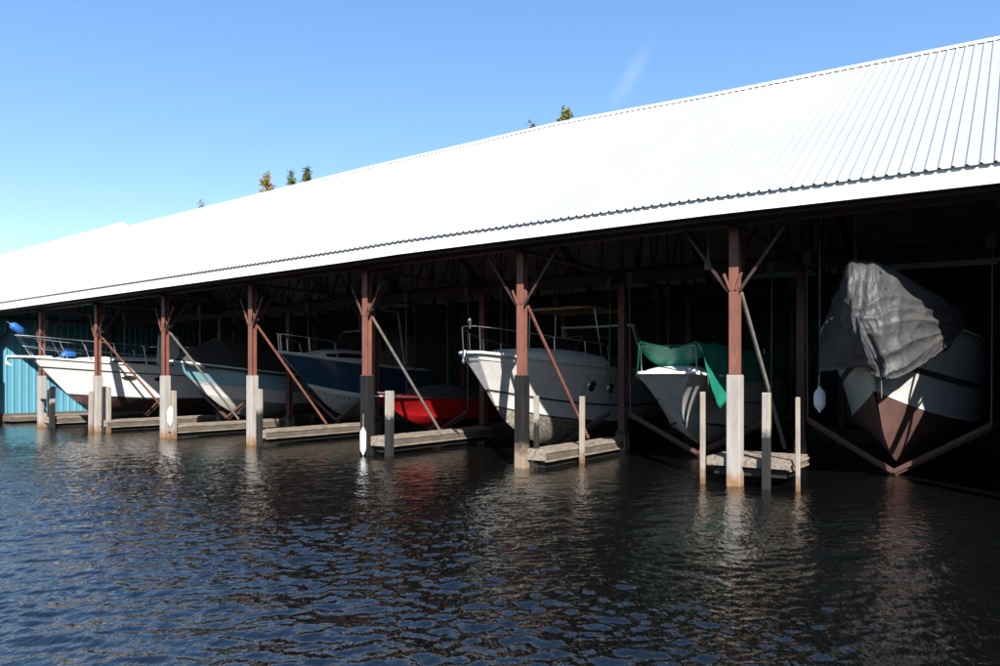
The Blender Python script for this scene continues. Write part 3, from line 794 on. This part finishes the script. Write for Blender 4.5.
for k in range(NK+1):
    kv = k/NK; row = []
    for j in range(NJ+1):
        jv = j/NJ
        a_ = base[k][min(NJ, j+1)]-base[k][max(0, j-1)]; b_ = base[min(NK, k+1)][j]-base[max(0, k-1)][j]
        d = a_.cross(b_)
        d = d.normalized() if d.length > 1e-9 else Vector((1,0,0))
        if d.x < 0: d = -d
        def ridge(x, y, z): return .5-abs(noise.noise(Vector((x, y, z))))*1.6
        w1 = noise.noise(Vector((jv*4, kv*4, 3)))*.5
        # folds fanning out from the bow peak towards the pulled right-hand corner
        f1 = ridge(jv*9+kv*2+w1, kv*1.6, 2)*.075*(1-jv*.5)
        f2 = ridge(kv*9+jv*3+w1, jv*2.2, 7)*.060*min(1, jv*2.2)
        c1 = ridge(jv*20+w1*3, kv*9+w1*2, 5)*.020 + ridge(jv*46, kv*24, 1)*.007
        amp = min(1, kv*5)*(1-.6*max(0, jv-.85)/.15)
        row.append(base[k][j] + d*((f1+f2+c1)*amp))
    rows.append(row)
m = MB(); m.grid(rows); m.build('tarp_sheet', MT['tarp_grey'], ty, smooth=True, solid=.006)
for jv, kv, dx_, dz_ in ((.02, .97, .3, -.35), (.99, .9, -.35, -.12), (.93, .97, -.2, -.3), (.42, .99, -.1, -.35)):
    p = rows[int(kv*NK)][int(jv*NJ)]
    m = MB(); m.tube([p, p + Vector((dx_*.5, 0, dz_*.4)), p + Vector((dx_, -.02*p.y, dz_))], .007, 5); m.build('tie_rope', MT['rope'], ty)
for (jj, kk) in ((122, 50), (130, 62)):
    p = rows[kk][jj]; q = (rows[kk][jj+1]-rows[kk][jj-1]).cross(rows[kk+1][jj]-rows[kk-1][jj]).normalized()
    if q.x < 0: q = -q
    m = MB(); m.lathe([(.028,-.01),(.028,.012)], Matrix.Translation(p) @ q.to_track_quat('Z','Y').to_matrix().to_4x4(), 12); m.build('eyelet', MT['black'], ty)
o = fender(W(1.6, -1.2, 1.38), .52, .115, 'white_vinyl', 'plump white fender hanging in shade left of the tall tarped boat', rope=4.65)

# ------------------------------------------------------------------ trees behind the shed
def tree(loc, H, Rc, leaf, label, n=2600, lean=0, col='narrow', z0=.3):
    o = empty('tree', loc, random.uniform(0, 6), label, 'tree', 'trees showing over the ridge')
    top = Vector((lean, 0, H)); m = MB()
    pts = [Vector((lean*k*k + .12*math.sin(k*7), .1*math.cos(k*6), H*k)) for k in [i/9 for i in range(10)]]
    m.tube(pts, .2, 8, radii=[max(.012, .20*(1-.95*i/9)) for i in range(10)])
    tips = []
    for i in range(30):
        k = .25 + .74*i/30; b = pts[0].lerp(top, k); b = Vector((lean*k*k, 0, H*k)); a = i*2.4
        rr = Rc*(1.05-k)**.7 * random.uniform(.6, 1.1)
        e = b + Vector((math.cos(a)*rr, math.sin(a)*rr, rr*random.uniform(.35, 1.1)))
        m.tube([b, b.lerp(e, .5)+Vector((0,0,-.05)), e], .03, 5, radii=[.05*(1.1-k), .03*(1.1-k), .008]); tips.append((b, e))
    m.build('trunk', MT['bark'], o)
    m = MB()
    for i in range(n):
        b, e = random.choice(tips) if random.random() > .06 else (top-Vector((0,0,1.2)), top+Vector((0,0,.15)))
        c = b.lerp(e, random.uniform(.25, 1.08)) + Vector([random.gauss(0, .16) for _ in range(3)])
        s_ = random.uniform(.07, .15)
        a = Vector([random.gauss(0,1) for _ in range(3)]).normalized(); q = a.orthogonal().normalized()
        m.add([c-a*s_, c+q*s_*.55, c+a*s_, c-q*s_*.55], [(0,1,2,3)])
    m.build('crown', MT[leaf], o)
def tree_at(px, py, Y, H_extra, Rc, leaf, label, n=2600, lean=0):
    X = (px-500)/742*Y; z = 2.1 + (376.5-py)/742*Y
    tree(Vector((X, Y, .4)), z-.4, Rc, leaf, label, n, lean)
tree_at(267, 177, 66, 0, 2.2, 'leaf_orange', 'sparse rusty-leaved tree top over the ridge, left of two green tips', 4500)
tree_at(291, 174, 67, 0, 2.3, 'leaf_green', 'green tree tip over the ridge, middle of a group of three', 5000)
tree_at(307, 172, 68, 0, 2.0, 'leaf_yellow', 'yellow-green tree tip over the ridge, right of a group of three', 5000)
tree_at(201, 202, 70, 0, 1.6, 'leaf_orange', 'tiny bare tree tip alone over the ridge far to the left', 900)
tree_at(566, 115, 52, 0, 2.6, 'leaf_yellow', 'bushy yellow-green tree top over the middle of the ridge', 7000)
tree_at(532, 126, 54, 0, 1.5, 'leaf_orange', 'small brownish tree tip over the ridge beside the bushy yellow-green one', 1200)

# ------------------------------------------------------------------ ground and water
mb = MB(); 
A = [W(13.9, -300), W(13.9, 500), W(900, 500), W(900, -300)]
mb.add([p + Vector((0,0,.4)) for p in A] + [p + Vector((0,0,-2)) for p in A], [(3,2,1,0),(0,1,5,4),(1,2,6,5),(2,3,7,6),(3,0,4,7)])
g = mb.build('ground', MT['ground']); tag(g, kind='structure')

# added unseen bank behind the camera, keeps low sky light off the shed
mb = MB(); rows = []
for i in range(161):
    x = -120 + i*1.5; row = []
    for j in range(13):
        q = math.pi*j/12; hh = 8.5*(1+.16*noise.noise(Vector((x*.12, 3, 0)))+.07*noise.noise(Vector((x*.5, j*.6, 1))))
        row.append(Vector((x, -24 - 7*math.cos(q)*(1+.2*noise.noise(Vector((x*.3, j*.4, 5)))), hh*math.sin(q)**.6)))
    rows.append(row)
mb.grid(rows); tag(mb.build('light_block_bank', MT['leaf_green']), 'unseen wooded bank added behind the camera to block low sky light', None, None, 'stuff')

rng = np.random.default_rng(11)
x0, x1, y0, y1, dx = -29.0, 18.5, 2.5, 36.0, .042
xs = np.arange(x0, x1+1e-6, dx); ys = np.arange(y0, y1+1e-6, dx)
X, Y = np.meshgrid(xs, ys)
Z = np.zeros_like(X)
def waves(n, l0, l1, slope, dirc, spread):
    Zw = np.zeros_like(X)
    for i in range(n):
        lam = math.exp(rng.uniform(math.log(l0), math.log(l1))); k = 2*math.pi/lam
        th = dirc + rng.normal(0, spread); ph = rng.uniform(0, 2*math.pi)
        arg = k*(X*math.cos(th) + Y*math.sin(th)) + ph
        a = slope/k*math.sqrt(2/n)
        Zw += a*(np.sin(arg) + .22*np.sin(2*arg+1.57))
    return Zw
wind = R(-80)
big = waves(24, .4, 1.1, .055, wind, .5)
small = waves(80, .11, .27, .19, wind, .65)
S = (X-O0.x)*NV.x + (Y-O0.y)*NV.y
calm = np.clip((-.5 - S)/8.5, 0, 1); calm = .16 + .84*calm**.9
patch = np.zeros_like(X)
for i in range(8):
    th = rng.uniform(0, 6.28); k = 2*math.pi/rng.uniform(4, 11)
    patch += np.sin(k*(X*math.cos(th)+Y*math.sin(th)) + rng.uniform(0, 6.28))
patch = 1 + .14*patch
edge = np.clip(np.minimum.reduce([X-x0, x1-X, Y-y0, y1-Y])/2.0, 0, 1)
Z = (big + small*np.clip(patch, .45, 1.5))*calm*edge
ny, nx = X.shape
verts = np.stack([X.ravel(), Y.ravel(), Z.ravel()], 1)
ii = (np.arange(ny-1)[:, None]*nx + np.arange(nx-1)[None, :]).ravel()
faces = np.stack([ii, ii+1, ii+nx+1, ii+nx], 1)
BIG = 2500.
ring = np.array([[-BIG,-BIG,0],[BIG,-BIG,0],[BIG,BIG,0],[-BIG,BIG,0],[x0,y0,0],[xs[-1],y0,0],[xs[-1],ys[-1],0],[x0,ys[-1],0]])
nb = len(verts); verts = np.vstack([verts, ring])
rf = np.array([[0,1,5,4],[1,2,6,5],[2,3,7,6],[3,0,4,7]]) + nb
faces = np.vstack([faces, rf])
me = bpy.data.meshes.new('water'); me.vertices.add(len(verts)); me.vertices.foreach_set('co', verts.ravel().astype(np.float32))
me.loops.add(faces.size); me.loops.foreach_set('vertex_index', faces.ravel().astype(np.int32))
me.polygons.add(len(faces)); me.polygons.foreach_set('loop_start', np.arange(0, faces.size, 4, dtype=np.int32))
me.update(calc_edges=True); me.polygons.foreach_set('use_smooth', np.ones(len(faces), dtype=bool)); me.validate()
water = bpy.data.objects.new('water', me); COL.objects.link(water); tag(water, kind='structure')
m = bpy.data.materials.new('harbour_water'); m.use_nodes = True; nt = m.node_tree; N = nt.nodes; Lk = nt.links
b = N['Principled BSDF']; b.inputs['Base Color'].default_value = (.0038,.0042,.0038,1); b.inputs['Roughness'].default_value = .035; b.inputs['IOR'].default_value = 1.6
tc = N.new('ShaderNodeTexCoord'); mp = N.new('ShaderNodeMapping'); mp.inputs['Rotation'].default_value = (0,0,R(28)); mp.inputs['Scale'].default_value = (1.6, .9, 1)
n1 = N.new('ShaderNodeTexNoise'); n1.inputs['Scale'].default_value = 3.2; n1.inputs['Detail'].default_value = 4; n1.inputs['Roughness'].default_value = .5
Lk.new(tc.outputs['Object'], mp.inputs['Vector']); Lk.new(mp.outputs[0], n1.inputs['Vector'])
n2 = N.new('ShaderNodeTexNoise'); n2.inputs['Scale'].default_value = 11; n2.inputs['Detail'].default_value = 3
Lk.new(mp.outputs[0], n2.inputs['Vector'])
ad = N.new('ShaderNodeMath'); ad.operation = 'MULTIPLY_ADD'; ad.inputs[1].default_value = .40
Lk.new(n2.outputs['Fac'], ad.inputs[0]); Lk.new(n1.outputs['Fac'], ad.inputs[2])
bp = N.new('ShaderNodeBump'); bp.inputs['Strength'].default_value = 1; bp.inputs['Distance'].default_value = .022
Lk.new(ad.outputs[0], bp.inputs['Height']); Lk.new(bp.outputs[0], b.inputs['Normal'])
me.materials.append(m)

# ------------------------------------------------------------------ sky, sun, camera
SUN_EL, hx, hy = R(31.9), .14, -.99
wd = bpy.data.worlds.new('World'); scene.world = wd; wd.use_nodes = True
nt = wd.node_tree; N = nt.nodes; Lk = nt.links; bg = N['Background']
sky = N.new('ShaderNodeTexSky'); sky.sky_type = 'NISHITA'; sky.sun_disc = False
sky.sun_elevation = SUN_EL; sky.sun_rotation = math.atan2(hx, hy)
sky.air_density = 1.0; sky.dust_density = .3; sky.ozone_density = 1.5; sky.altitude = 0
hs = N.new('ShaderNodeHueSaturation'); hs.inputs['Saturation'].default_value = 1.55; hs.inputs['Hue'].default_value = .511; hs.inputs['Value'].default_value = 1.07
gm = N.new('ShaderNodeGamma'); gm.inputs[1].default_value = .66
Lk.new(sky.outputs[0], gm.inputs['Color']); Lk.new(gm.outputs[0], hs.inputs['Color']); tcw = N.new('ShaderNodeTexCoord')
def dot(vec):
    n = N.new('ShaderNodeVectorMath'); n.operation = 'DOT_PRODUCT'; n.inputs[1].default_value = vec
    Lk.new(tcw.outputs['Generated'], n.inputs[0]); return n.outputs['Value']
c0 = Vector((.176, 1, .405)).normalized(); e1 = Vector((.50, 0, .86)); e1 = (e1 - c0*e1.dot(c0)).normalized(); e2 = c0.cross(e1)
def band(sock, centre, half):
    m1 = N.new('ShaderNodeMath'); m1.operation = 'SUBTRACT'; m1.inputs[1].default_value = centre; Lk.new(sock, m1.inputs[0])
    m2 = N.new('ShaderNodeMath'); m2.operation = 'ABSOLUTE'; Lk.new(m1.outputs[0], m2.inputs[0])
    m3 = N.new('ShaderNodeMapRange'); m3.interpolation_type = 'SMOOTHSTEP'; m3.inputs[1].default_value = half; m3.inputs[2].default_value = 0
    Lk.new(m2.outputs[0], m3.inputs[0]); return m3.outputs[0]
def mul(a_, b_, k=None):
    n = N.new('ShaderNodeMath'); n.operation = 'MULTIPLY'; Lk.new(a_, n.inputs[0])
    if k is None: Lk.new(b_, n.inputs[1])
    else: n.inputs[1].default_value = k
    return n.outputs[0]
nzw = N.new('ShaderNodeTexNoise'); nzw.inputs['Scale'].default_value = 14; nzw.inputs['Detail'].default_value = 6
Lk.new(tcw.outputs['Generated'], nzw.inputs['Vector'])
wsp = mul(mul(mul(band(dot(e1), 0, .060), band(dot(e2), 0, .016)), nzw.outputs['Fac']), None, .17)
mxw = N.new('ShaderNodeMix'); mxw.data_type = 'RGBA'; mxw.inputs[7].default_value = (4.2, 4.4, 4.6, 1)
Lk.new(wsp, mxw.inputs[0]); Lk.new(hs.outputs[0], mxw.inputs[6]); Lk.new(mxw.outputs[2], bg.inputs[0]); bg.inputs[1].default_value = .15
sd = bpy.data.lights.new('sun', 'SUN'); sd.energy = 4.2; sd.angle = R(.5); sd.color = (1.0, .955, .89)
so = bpy.data.objects.new('sun', sd); COL.objects.link(so)
v = Vector((hx*math.cos(SUN_EL), hy*math.cos(SUN_EL), math.sin(SUN_EL)))
so.rotation_euler = v.to_track_quat('Z', 'Y').to_euler(); so.location = v*60
cd = bpy.data.cameras.new('camera'); cam = bpy.data.objects.new('camera', cd); COL.objects.link(cam)
cam.location = (0, 0, 2.1); cam.rotation_euler = (R(90), 0, 0)
cd.sensor_width = 36; cd.lens = 742*36/1000; cd.shift_y = .0435; cd.clip_end = 6000; cd.clip_start = .05
scene.camera = cam
vs = scene.view_settings; vs.view_transform = 'Standard'; vs.look = 'None'; vs.exposure = 1.25; vs.gamma = 1; vs.use_curve_mapping = False
scene.cycles.max_bounces = 8; scene.cycles.diffuse_bounces = 3; scene.cycles.glossy_bounces = 4
scene.cycles.caustics_reflective = False; scene.cycles.caustics_refractive = False
scene.cycles.use_denoising = True
